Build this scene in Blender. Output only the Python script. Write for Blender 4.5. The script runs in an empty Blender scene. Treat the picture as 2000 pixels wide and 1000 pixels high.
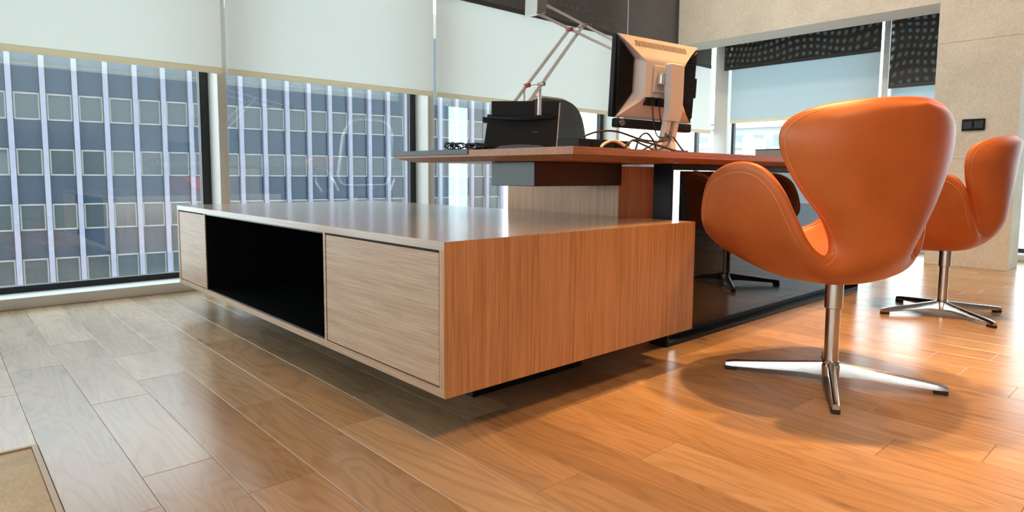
import bpy, bmesh, math, random
from mathutils import Vector, Matrix
random.seed(7)
PI = math.pi
D = bpy.data
C = bpy.context.scene.collection
S = bpy.context.scene

# ------------------------------------------------------------------ camera
cam_d = D.cameras.new('camera'); cam = D.objects.new('camera', cam_d); C.objects.link(cam)
cam_d.sensor_width = 36.0
cam_d.lens = 1247.8 / 2000 * 36
cam_d.shift_y = -(500 - 451.94) / 2000
cam_d.clip_start = 0.02; cam_d.clip_end = 1000
yaw, pitch, roll = -0.7406666, -0.0889279, -0.00674177
M3 = Matrix.Rotation(yaw, 3, 'Z') @ Matrix.Rotation(pitch, 3, 'X') @ Matrix.Rotation(roll, 3, 'Y')
r_, f_, u_ = M3.col[0], M3.col[1], M3.col[2]
cm = Matrix(((r_.x, u_.x, -f_.x), (r_.y, u_.y, -f_.y), (r_.z, u_.z, -f_.z))).to_4x4()
cm.translation = (0, 0, 0.62)
cam.matrix_world = cm
S.camera = cam

# ------------------------------------------------------------------ colour management, sky, sun
S.view_settings.view_transform = 'Standard'
try: S.view_settings.look = 'None'
except Exception: pass
S.view_settings.exposure = 0.0
S.view_settings.gamma = 1.0
S.view_settings.use_curve_mapping = False
S.cycles.use_denoising = True
S.cycles.max_bounces = 10
S.cycles.diffuse_bounces = 5
S.cycles.glossy_bounces = 5
S.cycles.transparent_max_bounces = 32
S.cycles.sample_clamp_indirect = 6.0
S.cycles.caustics_reflective = False
S.cycles.caustics_refractive = False

SKY = 5.5
w = D.worlds.new('sky'); S.world = w; w.use_nodes = True
nt = w.node_tree; nt.nodes.clear()
wo = nt.nodes.new('ShaderNodeOutputWorld'); bg = nt.nodes.new('ShaderNodeBackground')
tc = nt.nodes.new('ShaderNodeTexCoord'); sx = nt.nodes.new('ShaderNodeSeparateXYZ')
cr = nt.nodes.new('ShaderNodeValToRGB')
nt.links.new(tc.outputs['Generated'], sx.inputs[0]); nt.links.new(sx.outputs['Z'], cr.inputs[0])
e = cr.color_ramp.elements
e[0].position = 0.0; e[0].color = (0.88, 0.96, 1.0, 1)
e[1].position = 1.0; e[1].color = (0.60, 0.81, 1.0, 1)
m_ = cr.color_ramp.elements.new(0.35); m_.color = (0.80, 0.925, 1.0, 1)
bg.inputs['Strength'].default_value = SKY
nt.links.new(cr.outputs[0], bg.inputs[0]); nt.links.new(bg.outputs[0], wo.inputs[0])

sun_d = D.lights.new('sun', 'SUN'); sun = D.objects.new('sun', sun_d); C.objects.link(sun)
sun_d.energy = 5.0; sun_d.angle = 0.02; sun_d.color = (1.0, 0.97, 0.92)
sun.rotation_euler = Vector((1.0, -0.04, -2.0)).to_track_quat('-Z', 'Y').to_euler()
WARM = (1.0, 0.50, 0.19)

# ------------------------------------------------------------------ helpers
class MB:
    """collects vertices and faces of one mesh"""
    def __init__(s): s.v = []; s.f = []
    def add(s, v, f):
        n = len(s.v); s.v += [tuple(p) for p in v]; s.f += [tuple(i + n for i in q) for q in f]; return s
    def box(s, x0, x1, y0, y1, z0, z1, b=0.0):
        if b <= 0:
            v = [(x, y, z) for z in (z0, z1) for y in (y0, y1) for x in (x0, x1)]
            return s.add(v, [(0, 2, 3, 1), (4, 5, 7, 6), (0, 1, 5, 4), (2, 6, 7, 3), (0, 4, 6, 2), (1, 3, 7, 5)])
        bm = bmesh.new(); bmesh.ops.create_cube(bm, size=1.0)
        for q in bm.verts:
            q.co = Vector(((x0 + x1) / 2 + q.co.x * (x1 - x0), (y0 + y1) / 2 + q.co.y * (y1 - y0), (z0 + z1) / 2 + q.co.z * (z1 - z0)))
        bmesh.ops.bevel(bm, geom=bm.edges[:], offset=b, segments=2, profile=0.5, affect='EDGES')
        return s.bm(bm)
    def bm(s, bm):
        bm.verts.index_update()
        s.add([q.co for q in bm.verts], [[q.index for q in f.verts] for f in bm.faces]); bm.free(); return s
    def tube(s, pts, r, n=8, cap=True, closed=False):
        pts = [Vector(p) for p in pts]; k = len(pts)
        rs = r if isinstance(r, (list, tuple)) else [r] * k
        v = []; f = []; prev = None
        for i, p in enumerate(pts):
            if closed: t = pts[(i + 1) % k] - pts[i - 1]
            else: t = pts[min(i + 1, k - 1)] - pts[max(i - 1, 0)]
            if t.length < 1e-9: t = Vector((0, 0, 1))
            t.normalize()
            if prev is None:
                a = Vector((0, 0, 1)) if abs(t.z) < 0.9 else Vector((1, 0, 0))
                nrm = t.cross(a).normalized()
            else:
                nrm = prev - t * prev.dot(t)
                if nrm.length < 1e-6: nrm = t.orthogonal()
                nrm.normalize()
            prev = nrm; bn = t.cross(nrm)
            for j in range(n):
                a = 2 * PI * j / n
                v.append(p + (nrm * math.cos(a) + bn * math.sin(a)) * rs[i])
        for i in range(k if closed else k - 1):
            i2 = (i + 1) % k
            for j in range(n):
                f.append((i * n + j, i * n + (j + 1) % n, i2 * n + (j + 1) % n, i2 * n + j))
        if cap and not closed:
            f.append(tuple(range(n - 1, -1, -1))); f.append(tuple((k - 1) * n + j for j in range(n)))
        return s.add(v, f)
    def lathe(s, prof, c=(0, 0, 0), n=28):
        v = []; f = []
        for (r, z) in prof:
            for j in range(n):
                a = 2 * PI * j / n; v.append((c[0] + r * math.cos(a), c[1] + r * math.sin(a), c[2] + z))
        for i in range(len(prof) - 1):
            for j in range(n):
                f.append((i * n + j, i * n + (j + 1) % n, (i + 1) * n + (j + 1) % n, (i + 1) * n + j))
        f.append(tuple(range(n - 1, -1, -1))); f.append(tuple((len(prof) - 1) * n + j for j in range(n)))
        return s.add(v, f)
    def prism(s, a, b):
        """two matching outlines a and b joined by side faces"""
        n = len(a)
        return s.add(list(a) + list(b), [tuple(range(n - 1, -1, -1)), tuple(range(n, 2 * n))] + [(i, (i + 1) % n, n + (i + 1) % n, n + i) for i in range(n)])
    def move(s, m):
        s.v = [tuple(m @ Vector(p)) for p in s.v]; return s
    def mesh(s, name, mat, smooth=True, angle=62):
        me = D.meshes.new(name); me.from_pydata(s.v, [], s.f); me.update()
        bm = bmesh.new(); bm.from_mesh(me); bmesh.ops.recalc_face_normals(bm, faces=bm.faces[:])
        if smooth:
            for q in bm.faces: q.smooth = True
            for ed in bm.edges:
                if len(ed.link_faces) == 2 and ed.calc_face_angle(0) > math.radians(angle): ed.smooth = False
        bm.to_mesh(me); bm.free()
        if mat: me.materials.append(mat)
        return me

def obj(name, mb, mat, parent=None, local=False, smooth=True, angle=62):
    wn = isinstance(mb, MB) and smooth and len(mb.v) < 4000
    me = mb.mesh(name, mat, smooth, angle) if isinstance(mb, MB) else mb
    o = D.objects.new(name, me); C.objects.link(o)
    if wn:
        md = o.modifiers.new('weighted', 'WEIGHTED_NORMAL'); md.keep_sharp = True; md.weight = 90
    if parent is not None:
        o.parent = parent
        if not local:
            p = parent; L = Vector((0, 0, 0))
            while p is not None: L += p.location; p = p.parent
            o.location = -L
    return o
def tag(o, label=None, cat=None, group=None, kind=None):
    if label: o['label'] = label
    if cat: o['category'] = cat
    if group: o['group'] = group
    if kind: o['kind'] = kind
    return o
def thing(name, label, cat, loc=(0, 0, 0), rotz=0, group=None):
    o = D.objects.new(name, None); C.objects.link(o); o.empty_display_size = 0.1
    o.location = loc; o.rotation_euler = (0, 0, rotz)
    return tag(o, label, cat, group)
def setting(name, loc=(0, 0, 0), mb=None, mat=None):
    o = D.objects.new(name, None) if mb is None else D.objects.new(name, mb.mesh(name, mat))
    C.objects.link(o); o.location = loc; o['kind'] = 'structure'
    return o
def dup(root, loc, rotz, label, group=None):
    def cp(o, parent):
        c = o.copy(); C.objects.link(c)
        if parent is not None: c.parent = parent
        for ch in list(kids[o.name]): cp(ch, c)
        return c
    kids = {}
    def walk(o):
        kids[o.name] = list(o.children)
        for ch in o.children: walk(ch)
    walk(root)
    r = cp(root, None); r.location = loc; r.rotation_euler = (0, 0, rotz); r['label'] = label
    if group: r['group'] = group
    return r
def catmull(pts, n=8, closed=False):
    pts = [Vector(p) for p in pts]; k = len(pts); out = []
    rng = range(k if closed else k - 1)
    for i in rng:
        if closed: a, b, c, d = pts[i - 1], pts[i], pts[(i + 1) % k], pts[(i + 2) % k]
        else: a, b, c, d = pts[max(i - 1, 0)], pts[i], pts[i + 1], pts[min(i + 2, k - 1)]
        for j in range(n):
            t = j / n
            out.append(0.5 * ((2 * b) + (c - a) * t + (2 * a - 5 * b + 4 * c - d) * t * t + (3 * b - a - 3 * c + d) * t ** 3))
    if not closed: out.append(pts[-1])
    return out

# ------------------------------------------------------------------ materials
def pmat(name, col, rough=0.5, metal=0.0, spec=0.5, ior=None, coat=0.0, sheen=0.0):
    m = D.materials.new(name); m.use_nodes = True
    b = m.node_tree.nodes['Principled BSDF']
    b.inputs['Base Color'].default_value = (*col, 1); b.inputs['Roughness'].default_value = rough
    b.inputs['Metallic'].default_value = metal; b.inputs['Specular IOR Level'].default_value = spec
    if ior: b.inputs['IOR'].default_value = ior
    b.inputs['Coat Weight'].default_value = coat; b.inputs['Sheen Weight'].default_value = sheen
    return m
def nodes(m): return m.node_tree.nodes, m.node_tree.links, m.node_tree.nodes['Principled BSDF']
def noise(n, l, vec, scale, detail=4, dist=0.0, rough=0.55):
    t = n.new('ShaderNodeTexNoise'); t.inputs['Scale'].default_value = scale; t.inputs['Detail'].default_value = detail
    t.inputs['Distortion'].default_value = dist; t.inputs['Roughness'].default_value = rough
    if vec is not None: l.new(vec, t.inputs['Vector'])
    return t
def ramp(n, l, fac, stops):
    r = n.new('ShaderNodeValToRGB'); el = r.color_ramp.elements
    el[0].position, el[0].color = stops[0][0], (*stops[0][1], 1); el[1].position, el[1].color = stops[-1][0], (*stops[-1][1], 1)
    for p, c in stops[1:-1]:
        q = el.new(p); q.color = (*c, 1)
    l.new(fac, r.inputs[0]); return r
def mathn(n, l, op, a, b=None):
    t = n.new('ShaderNodeMath'); t.operation = op
    for i, x in enumerate((a, b)):
        if x is None: continue
        if isinstance(x, (int, float)): t.inputs[i].default_value = x
        else: l.new(x, t.inputs[i])
    return t.outputs[0]
def mapping(n, l, vec, scale):
    t = n.new('ShaderNodeMapping'); t.inputs['Scale'].default_value = scale; l.new(vec, t.inputs['Vector']); return t.outputs[0]
def bump(n, l, b, h, strength=0.1, dist=0.001):
    t = n.new('ShaderNodeBump'); t.inputs['Strength'].default_value = strength; t.inputs['Distance'].default_value = dist
    l.new(h, t.inputs['Height']); l.new(t.outputs[0], b.inputs['Normal'])
def mixrgb(n, l, mode, fac, a, b):
    t = n.new('ShaderNodeMixRGB'); t.blend_type = mode
    for i, x in enumerate((fac, a, b)):
        if isinstance(x, (int, float)): t.inputs[i].default_value = x
        elif isinstance(x, tuple): t.inputs[i].default_value = (*x, 1)
        else: l.new(x, t.inputs[i])
    return t.outputs[0]

def wood_plank():
    m = pmat('oak_planks', (0.45, 0.31, 0.18), 0.3); n, l, b = nodes(m)
    g = n.new('ShaderNodeNewGeometry'); oi = n.new('ShaderNodeObjectInfo')
    off = n.new('ShaderNodeVectorMath'); off.operation = 'SCALE'; l.new(oi.outputs['Random'], off.inputs['Scale']); off.inputs[0].default_value = (37.1, 91.7, 13.3)
    ad = n.new('ShaderNodeVectorMath'); ad.operation = 'ADD'; l.new(g.outputs['Position'], ad.inputs[0]); l.new(off.outputs[0], ad.inputs[1])
    p = ad.outputs[0]
    big = noise(n, l, mapping(n, l, p, (7.5, 1.1, 1)), 1.0, 2, 0.35)
    rings = mathn(n, l, 'SINE', mathn(n, l, 'MULTIPLY', big.outputs[0], 95.0))
    ringf = ramp(n, l, mathn(n, l, 'ADD', mathn(n, l, 'MULTIPLY', rings, 0.5), 0.5), [(0.0, (0.80, 0.78, 0.75)), (0.35, (0.96, 0.95, 0.94)), (1.0, (1, 1, 1))])
    fine = noise(n, l, mapping(n, l, p, (170, 5, 1)), 1.0, 5, 0.2)
    finef = ramp(n, l, fine.outputs[0], [(0.3, (0.86, 0.84, 0.82)), (0.6, (1, 1, 1))])
    mot = noise(n, l, mapping(n, l, p, (9, 2.2, 1)), 1.0, 4)
    motf = ramp(n, l, mot.outputs[0], [(0.25, (0.80, 0.79, 0.77)), (0.7, (1.08, 1.06, 1.02))])
    vor = n.new('ShaderNodeTexVoronoi'); vor.inputs['Scale'].default_value = 1.0; l.new(mapping(n, l, p, (7, 2.6, 1)), vor.inputs['Vector'])
    kn = ramp(n, l, vor.outputs['Distance'], [(0.0, (0.32, 0.23, 0.16)), (0.05, (0.62, 0.55, 0.48)), (0.15, (1, 1, 1))])
    base = ramp(n, l, oi.outputs['Random'], [(0.0, (0.37, 0.235, 0.125)), (0.3, (0.51, 0.355, 0.205)), (0.55, (0.43, 0.285, 0.155)), (0.8, (0.57, 0.41, 0.25)), (1.0, (0.40, 0.245, 0.125))])
    c = mixrgb(n, l, 'MULTIPLY', 0.75, base.outputs[0], ringf.outputs[0])
    c = mixrgb(n, l, 'MULTIPLY', 0.8, c, finef.outputs[0]); c = mixrgb(n, l, 'MULTIPLY', 0.9, c, motf.outputs[0]); c = mixrgb(n, l, 'MULTIPLY', 0.7, c, kn.outputs[0])
    l.new(c, b.inputs['Base Color'])
    ro = ramp(n, l, mot.outputs[0], [(0.2, (0.19,) * 3), (0.8, (0.27,) * 3)]); l.new(ro.outputs[0], b.inputs['Roughness'])
    b.inputs['Specular IOR Level'].default_value = 0.55
    bump(n, l, b, fine.outputs[0], 0.08, 0.0006)
    return m
def veneer(name, sc, dark=(0.30, 0.175, 0.10), light=(0.50, 0.33, 0.21), rough=0.38, coarse=1.0):
    m = pmat(name, light, rough); n, l, b = nodes(m)
    tcn = n.new('ShaderNodeTexCoord'); g = n.new('ShaderNodeNewGeometry')
    p = g.outputs['Position']
    a = noise(n, l, mapping(n, l, p, tuple(q for q in sc)), 1.0, 5, 0.15, 0.65)
    a2 = noise(n, l, mapping(n, l, p, tuple(q * 0.16 for q in sc)), 1.0, 2, 0.1)
    f = mathn(n, l, 'ADD', mathn(n, l, 'MULTIPLY', a.outputs[0], 0.75), mathn(n, l, 'MULTIPLY', a2.outputs[0], 0.25))
    mid = tuple((x + y) / 2 for x, y in zip(dark, light))
    r = ramp(n, l, f, [(0.36, dark), (0.47, mid), (0.58, light)])
    l.new(r.outputs[0], b.inputs['Base Color']); bump(n, l, b, a.outputs[0], 0.12, 0.0008)
    return m
def speckled(name, c0, c1, scale=90, rough=0.8, bumps=0.15):
    m = pmat(name, c0, rough); n, l, b = nodes(m); g = n.new('ShaderNodeNewGeometry')
    a = noise(n, l, g.outputs['Position'], scale, 6, 0, 0.7); a2 = noise(n, l, g.outputs['Position'], scale * 0.06, 3)
    f = mathn(n, l, 'ADD', mathn(n, l, 'MULTIPLY', a.outputs[0], 0.65), mathn(n, l, 'MULTIPLY', a2.outputs[0], 0.35))
    r = ramp(n, l, f, [(0.35, c0), (0.65, c1)]); l.new(r.outputs[0], b.inputs['Base Color'])
    bump(n, l, b, a.outputs[0], bumps, 0.001); return m
def leather():
    m = pmat('cognac_leather', (0.46, 0.135, 0.038), 0.42, spec=0.45); n, l, b = nodes(m)
    tcn = n.new('ShaderNodeTexCoord')
    a = noise(n, l, tcn.outputs['Object'], 5.0, 4); r = ramp(n, l, a.outputs[0], [(0.3, (0.40, 0.100, 0.022)), (0.7, (0.52, 0.145, 0.034))])
    l.new(r.outputs[0], b.inputs['Base Color'])
    g2 = noise(n, l, tcn.outputs['Object'], 350.0, 3); bump(n, l, b, g2.outputs[0], 0.06, 0.0006)
    return m
def pane_mat():
    m = D.materials.new('window_glass'); m.use_nodes = True; n = m.node_tree.nodes; l = m.node_tree.links; n.clear()
    out = n.new('ShaderNodeOutputMaterial'); mx = n.new('ShaderNodeMixShader'); tr = n.new('ShaderNodeBsdfTransparent'); gl = n.new('ShaderNodeBsdfGlossy')
    tr.inputs[0].default_value = (0.93, 0.97, 0.97, 1); gl.inputs['Roughness'].default_value = 0.0; gl.inputs[0].default_value = (0.95, 1, 1, 1)
    lw = n.new('ShaderNodeLayerWeight'); lw.inputs['Blend'].default_value = 0.5
    f = mathn(n, l, 'ADD', mathn(n, l, 'MULTIPLY', mathn(n, l, 'POWER', lw.outputs['Facing'], 4.0), 0.6), 0.15)
    l.new(f, mx.inputs[0]); l.new(tr.outputs[0], mx.inputs[1]); l.new(gl.outputs[0], mx.inputs[2]); l.new(mx.outputs[0], out.inputs[0])
    return m
def blind_mat(name, col, transl, openness, rough_d):
    m = D.materials.new(name); m.use_nodes = True; n = m.node_tree.nodes; l = m.node_tree.links; n.clear()
    out = n.new('ShaderNodeOutputMaterial'); tr = n.new('ShaderNodeBsdfTransparent'); tl = n.new('ShaderNodeBsdfTranslucent'); df = n.new('ShaderNodeBsdfDiffuse')
    tl.inputs[0].default_value = (*transl, 1); df.inputs[0].default_value = (*col, 1)
    a = n.new('ShaderNodeMixShader'); a.inputs[0].default_value = 0.5; l.new(df.outputs[0], a.inputs[1]); l.new(tl.outputs[0], a.inputs[2])
    b = n.new('ShaderNodeMixShader'); b.inputs[0].default_value = openness; l.new(a.outputs[0], b.inputs[1]); l.new(tr.outputs[0], b.inputs[2])
    l.new(b.outputs[0], out.inputs[0]); return m
def screen_mat(name, dark, openness):
    """dark perforated screen cloth: a fine weave whose two layers beat into wavy rows of light spots"""
    m = D.materials.new(name); m.use_nodes = True; n = m.node_tree.nodes; l = m.node_tree.links; n.clear()
    out = n.new('ShaderNodeOutputMaterial'); tr = n.new('ShaderNodeBsdfTransparent'); df = n.new('ShaderNodeBsdfDiffuse'); df.inputs[0].default_value = (*dark, 1)
    g = n.new('ShaderNodeNewGeometry'); nz = noise(n, l, g.outputs['Position'], 1.7, 0)
    sub = n.new('ShaderNodeVectorMath'); sub.operation = 'SUBTRACT'; l.new(nz.outputs['Color'], sub.inputs[0]); sub.inputs[1].default_value = (0.5, 0.5, 0.5)
    sc = n.new('ShaderNodeVectorMath'); sc.operation = 'SCALE'; l.new(sub.outputs[0], sc.inputs[0]); sc.inputs['Scale'].default_value = 0.16
    ad = n.new('ShaderNodeVectorMath'); ad.operation = 'ADD'; l.new(g.outputs['Position'], ad.inputs[0]); l.new(sc.outputs[0], ad.inputs[1])
    sp = n.new('ShaderNodeSeparateXYZ'); l.new(ad.outputs[0], sp.inputs[0])
    h = mathn(n, l, 'ADD', sp.outputs['X'], sp.outputs['Y'])
    z_ = sp.outputs['Z']
    wa = mathn(n, l, 'MULTIPLY', mathn(n, l, 'SINE', mathn(n, l, 'ADD', mathn(n, l, 'MULTIPLY', h, 6.0), mathn(n, l, 'MULTIPLY', z_, 11.0))), 2.2)
    wb = mathn(n, l, 'MULTIPLY', mathn(n, l, 'SINE', mathn(n, l, 'SUBTRACT', mathn(n, l, 'MULTIPLY', h, 9.0), mathn(n, l, 'MULTIPLY', z_, 5.0))), 2.0)
    sa = mathn(n, l, 'SINE', mathn(n, l, 'ADD', mathn(n, l, 'MULTIPLY', h, 2 * PI / 0.058), wa)); sb = mathn(n, l, 'SINE', mathn(n, l, 'ADD', mathn(n, l, 'MULTIPLY', z_, 2 * PI / 0.062), wb))
    s2 = mathn(n, l, 'MULTIPLY', mathn(n, l, 'ADD', mathn(n, l, 'MULTIPLY', sa, 0.5), 0.5), mathn(n, l, 'ADD', mathn(n, l, 'MULTIPLY', sb, 0.5), 0.5))
    fac = mathn(n, l, 'ADD', mathn(n, l, 'MULTIPLY', s2, openness), 0.03)
    mx = n.new('ShaderNodeMixShader'); l.new(fac, mx.inputs[0]); l.new(df.outputs[0], mx.inputs[1]); l.new(tr.outputs[0], mx.inputs[2]); l.new(mx.outputs[0], out.inputs[0])
    return m

OAK = wood_plank()
V_END = veneer('veneer_vertical_grain_warmlit', (330, 330, 5), (0.32, 0.155, 0.07), (0.54, 0.295, 0.15)); V_FRONT = veneer('veneer_grain_along_length', (330, 5, 330)); V_TOP = veneer('veneer_lacquered_top', (330, 5, 330), (0.36, 0.25, 0.17), (0.48, 0.35, 0.25), 0.22, 1.0)  # end veneer reddened: warm lamplight put into its colour
nodes(V_TOP)[2].inputs['Coat Weight'].default_value = 0.5; nodes(V_TOP)[2].inputs['Coat Roughness'].default_value = 0.13
V_EDGE = veneer('veneer_grain_across', (5, 330, 330))
WALNUT = veneer('walnut_desktop', (4, 120, 220), (0.21, 0.082, 0.03), (0.38, 0.155, 0.06), 0.4)
STONE = speckled('beige_stone_panel', (0.56, 0.51, 0.41), (0.74, 0.69, 0.58), 70, 0.85)
PLASTER = speckled('white_plaster', (0.66, 0.64, 0.60), (0.70, 0.68, 0.64), 40, 0.9, 0.05)
DARKWALL = speckled('grey_room_wall', (0.34, 0.32, 0.29), (0.38, 0.36, 0.33), 30, 0.9, 0.05)
ALU = pmat('anodised_aluminium', (0.66, 0.63, 0.58), 0.45, 0.1)
LAMPGREY = pmat('silver_lamp_paint', (0.74, 0.72, 0.68), 0.35, 0.35)
GASKET = pmat('black_window_gasket', (0.012, 0.016, 0.02), 0.4)
GLASS = pane_mat()
BLIND = blind_mat('white_blind_fabric', (0.92, 0.87, 0.81), (0.94, 0.95, 0.91), 0.07, 0.8)
BLIND_R = blind_mat('dimmed_white_blind_fabric', (0.75, 0.76, 0.74), (0.56, 0.68, 0.72), 0.065, 0.8)  # same blind cloth, dimmed in colour against the open sky behind it
HEM = blind_mat('cream_blind_hem', (0.88, 0.80, 0.66), (0.86, 0.78, 0.62), 0.02, 0.8)
SCREEN = screen_mat('dark_perforated_screen', (0.16, 0.15, 0.145), 0.22)
SCREEN_B = screen_mat('black_perforated_screen', (0.07, 0.062, 0.055), 0.5)
SCREEN_HEM = pmat('dark_screen_hem', (0.05, 0.045, 0.04), 0.6)
LEATHER = leather()
STITCH = pmat('tan_stitching', (0.62, 0.30, 0.12), 0.6)
CHROME = pmat('polished_aluminium', (0.72, 0.70, 0.67), 0.16, 1.0)
STEEL = pmat('brushed_steel', (0.56, 0.52, 0.46), 0.28, 1.0)
RUBBER = pmat('black_rubber', (0.012, 0.012, 0.012), 0.6)
BLACKSTEEL = pmat('black_steel', (0.008, 0.008, 0.009), 0.45, spec=0.18)
DARKGLASS = pmat('black_tinted_glass', (0.004, 0.004, 0.005), 0.015, 0.0, 0.5, 1.33)
BLACKLAM = pmat('black_laminate', (0.006, 0.006, 0.006), 0.3, spec=0.3)
BLACKPLASTIC = speckled('black_plastic', (0.007, 0.007, 0.007), (0.012, 0.0115, 0.011), 200, 0.5, 0.05)
nodes(BLACKPLASTIC)[2].inputs['Specular IOR Level'].default_value = 0.18
DRAWERPAINT = speckled('charcoal_laminate', (0.018, 0.014, 0.013), (0.026, 0.021, 0.019), 60, 0.3, 0.03)
PADLEATHER = pmat('charcoal_leather_pad', (0.03, 0.033, 0.038), 0.4)
DARKLEATHER = speckled('dark_grey_leather', (0.050, 0.050, 0.045), (0.070, 0.069, 0.063), 160, 0.55, 0.1)
SILVER = pmat('silver_plastic', (0.55, 0.525, 0.50), 0.38, 0.1)
RED = pmat('red_plastic', (0.5, 0.02, 0.015), 0.4)
CREAM = pmat('cream_cable', (0.72, 0.62, 0.5), 0.5)
CABLE = pmat('black_cable', (0.01, 0.01, 0.01), 0.45)
CARPET = speckled('beige_carpet', (0.42, 0.34, 0.22), (0.68, 0.57, 0.40), 160, 0.98, 0.6)
BRASS = pmat('oak_edge_trim', (0.42, 0.30, 0.17), 0.4)
GREYBOX = pmat('grey_card', (0.42, 0.41, 0.40), 0.7)
FIN = speckled('pale_facade_fin', (0.20, 0.19, 0.24), (0.25, 0.24, 0.29), 3, 0.6, 0)
SPANDREL = pmat('blue_grey_spandrel_glass', (0.03, 0.048, 0.072), 0.15, spec=0.35)
FRAMEW = pmat('white_window_frame', (0.26, 0.255, 0.25), 0.5)
FPANE = pmat('far_window_pane', (0.045, 0.058, 0.066), 0.06)
ROOFW = pmat('white_roof', (0.50, 0.50, 0.50), 0.8); WALLW = pmat('white_render', (0.50, 0.49, 0.48), 0.8); WALLP = pmat('pink_brick', (0.34, 0.235, 0.225), 0.8); WALLB = pmat('blue_grey_cladding', (0.20, 0.26, 0.33), 0.7)
WALLG = pmat('grey_render', (0.36, 0.36, 0.355), 0.8)
STREET = pmat('pale_street', (0.42, 0.42, 0.42), 0.9)
BRICK = speckled('brown_brick', (0.34, 0.27, 0.21), (0.42, 0.33, 0.26), 3, 0.9, 0)

# ------------------------------------------------------------------ room shell
XL, YF, XR, YW, ZC = -2.4, -3.2, 6.0, 3.6, 2.75     # left wall, wall behind the camera, right glazing, window wall, ceiling
PW, ROW0 = 0.138, 0.153
floor = setting('floor', mb=MB().box(XL, XR + 0.2, YF, YW + 0.2, -0.16, -0.014), mat=BRICK)
def plank_mesh(x0, x1, y0, y1):
    b = 0.0009; z1, z0 = 0.0, -0.014; g = 0.00035
    x0 += g; x1 -= g; y0 += g; y1 -= g
    v = [(x0, y0, z0), (x1, y0, z0), (x1, y1, z0), (x0, y1, z0), (x0, y0, z1 - b), (x1, y0, z1 - b), (x1, y1, z1 - b), (x0, y1, z1 - b),
         (x0 + b, y0 + b, z1), (x1 - b, y0 + b, z1), (x1 - b, y1 - b, z1), (x0 + b, y1 - b, z1)]
    f = [(3, 2, 1, 0)] + [(i, (i + 1) % 4, 4 + (i + 1) % 4, 4 + i) for i in range(4)] + [(4 + i, 4 + (i + 1) % 4, 8 + (i + 1) % 4, 8 + i) for i in range(4)] + [(8, 9, 10, 11)]
    me = D.meshes.new('plank'); me.from_pydata(v, [], f); me.materials.append(OAK); return me
def plank(x0, x1, y0, y1):
    o = D.objects.new('plank', plank_mesh(x0, x1, y0, y1)); C.objects.link(o); o.parent = floor
known = {-1: [2.21], 0: [1.28, 2.46], 1: [1.43, 1.975, 2.757], 2: [1.22, 2.12, 2.445], 3: [1.70, 2.655], 4: [1.40, 2.44], 5: [0.85, 1.579], 6: [1.232, 2.2],
         7: [0.803, 1.9], 8: [0.2, 1.4], 9: [1.145, 1.56], 10: [0.468], 11: [0.299, 0.716], 12: [0.574], 15: [0.35]}
kmax = int((XR + 0.1 - ROW0) / PW) + 1
for k in range(-3, kmax):
    x0 = ROW0 + k * PW; x1 = min(x0 + PW, XR + 0.1)
    lo = 1.77 if k < 0 else -0.9
    js = list(known.get(k, []))
    y = (min(js) if js else random.uniform(-0.6, 0.4))
    if not js: js = [y]
    yy = min(js) - random.uniform(0.8, 1.15)
    while yy > lo + 0.25: js.append(yy); yy -= random.uniform(0.75, 1.15)
    yy = max(js) + random.uniform(0.8, 1.2)
    while yy < YW - 0.2: js.append(yy); yy += random.uniform(0.8, 1.2)
    js = [q for q in sorted(js) if lo + 0.1 < q < YW - 0.08]
    cuts = [lo] + js + [YW + 0.02]
    for a, b in zip(cuts, cuts[1:]): plank(x0, x1, a, b)
# the part of the floor behind the camera and left of the carpet, boards too far out of view to count
rest = MB(); k = 0
while ROW0 + k * PW < XR + 0.1:
    rest.box(ROW0 + k * PW + 0.0007, min(ROW0 + (k + 1) * PW, XR + 0.1) - 0.0007, YF, -0.9007, -0.014, 0); k += 1
rb = obj('board', rest, OAK, floor, smooth=False); rb['kind'] = 'stuff'
rest = MB()
x = ROW0 - 3 * PW
while x > XL: rest.box(max(x - PW, XL) + 0.0007, x - 0.0007, 1.77, YW + 0.02, -0.014, 0); x -= PW
rb = obj('board', rest, OAK, floor, smooth=False); rb['kind'] = 'stuff'

mat_t = thing('carpet', 'beige carpet inset beside the oak floor, lower left corner', 'carpet', (-1.1, -0.7, 0))
obj('pile', MB().box(XL, ROW0 - 0.012, YF, 1.758, -0.014, -0.003), CARPET, mat_t)
obj('edge_trim', MB().box(ROW0 - 0.011, ROW0 - 0.001, YF, 1.769, -0.014, 0.001).box(XL, ROW0 - 0.011, 1.759, 1.769, -0.014, 0.001), BRASS, mat_t)

setting('baseboard_left', mb=MB().box(XL - 0.15, XL, YF, YW - 0.02, 0, 0.08), mat=ALU)
ly = [YF, -1.5, 0.2, 1.9, YW + 0.1]
for i in range(4):
    a, b = ly[i], ly[i + 1]
    wdw = setting('window_%d' % (20 + i), (XL, (a + b) / 2, 0.08))
    obj('frame', MB().box(XL - 0.12, XL - 0.02, a, a + 0.05, 0.08, ZC).box(XL - 0.12, XL - 0.02, b - 0.05, b, 0.08, ZC), ALU, wdw)
    obj('pane', MB().box(XL - 0.072, XL - 0.064, a + 0.05, b - 0.05, 0.08, ZC), GLASS, wdw)
setting('wall_rear', mb=MB().box(XL - 0.15, XR + 0.2, YF - 0.15, YF, 0, ZC), mat=DARKWALL)
setting('ceiling', mb=MB().box(XL - 0.15, XR + 0.3, YF - 0.15, YW + 0.3, ZC, ZC + 0.2), mat=PLASTER)

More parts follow.
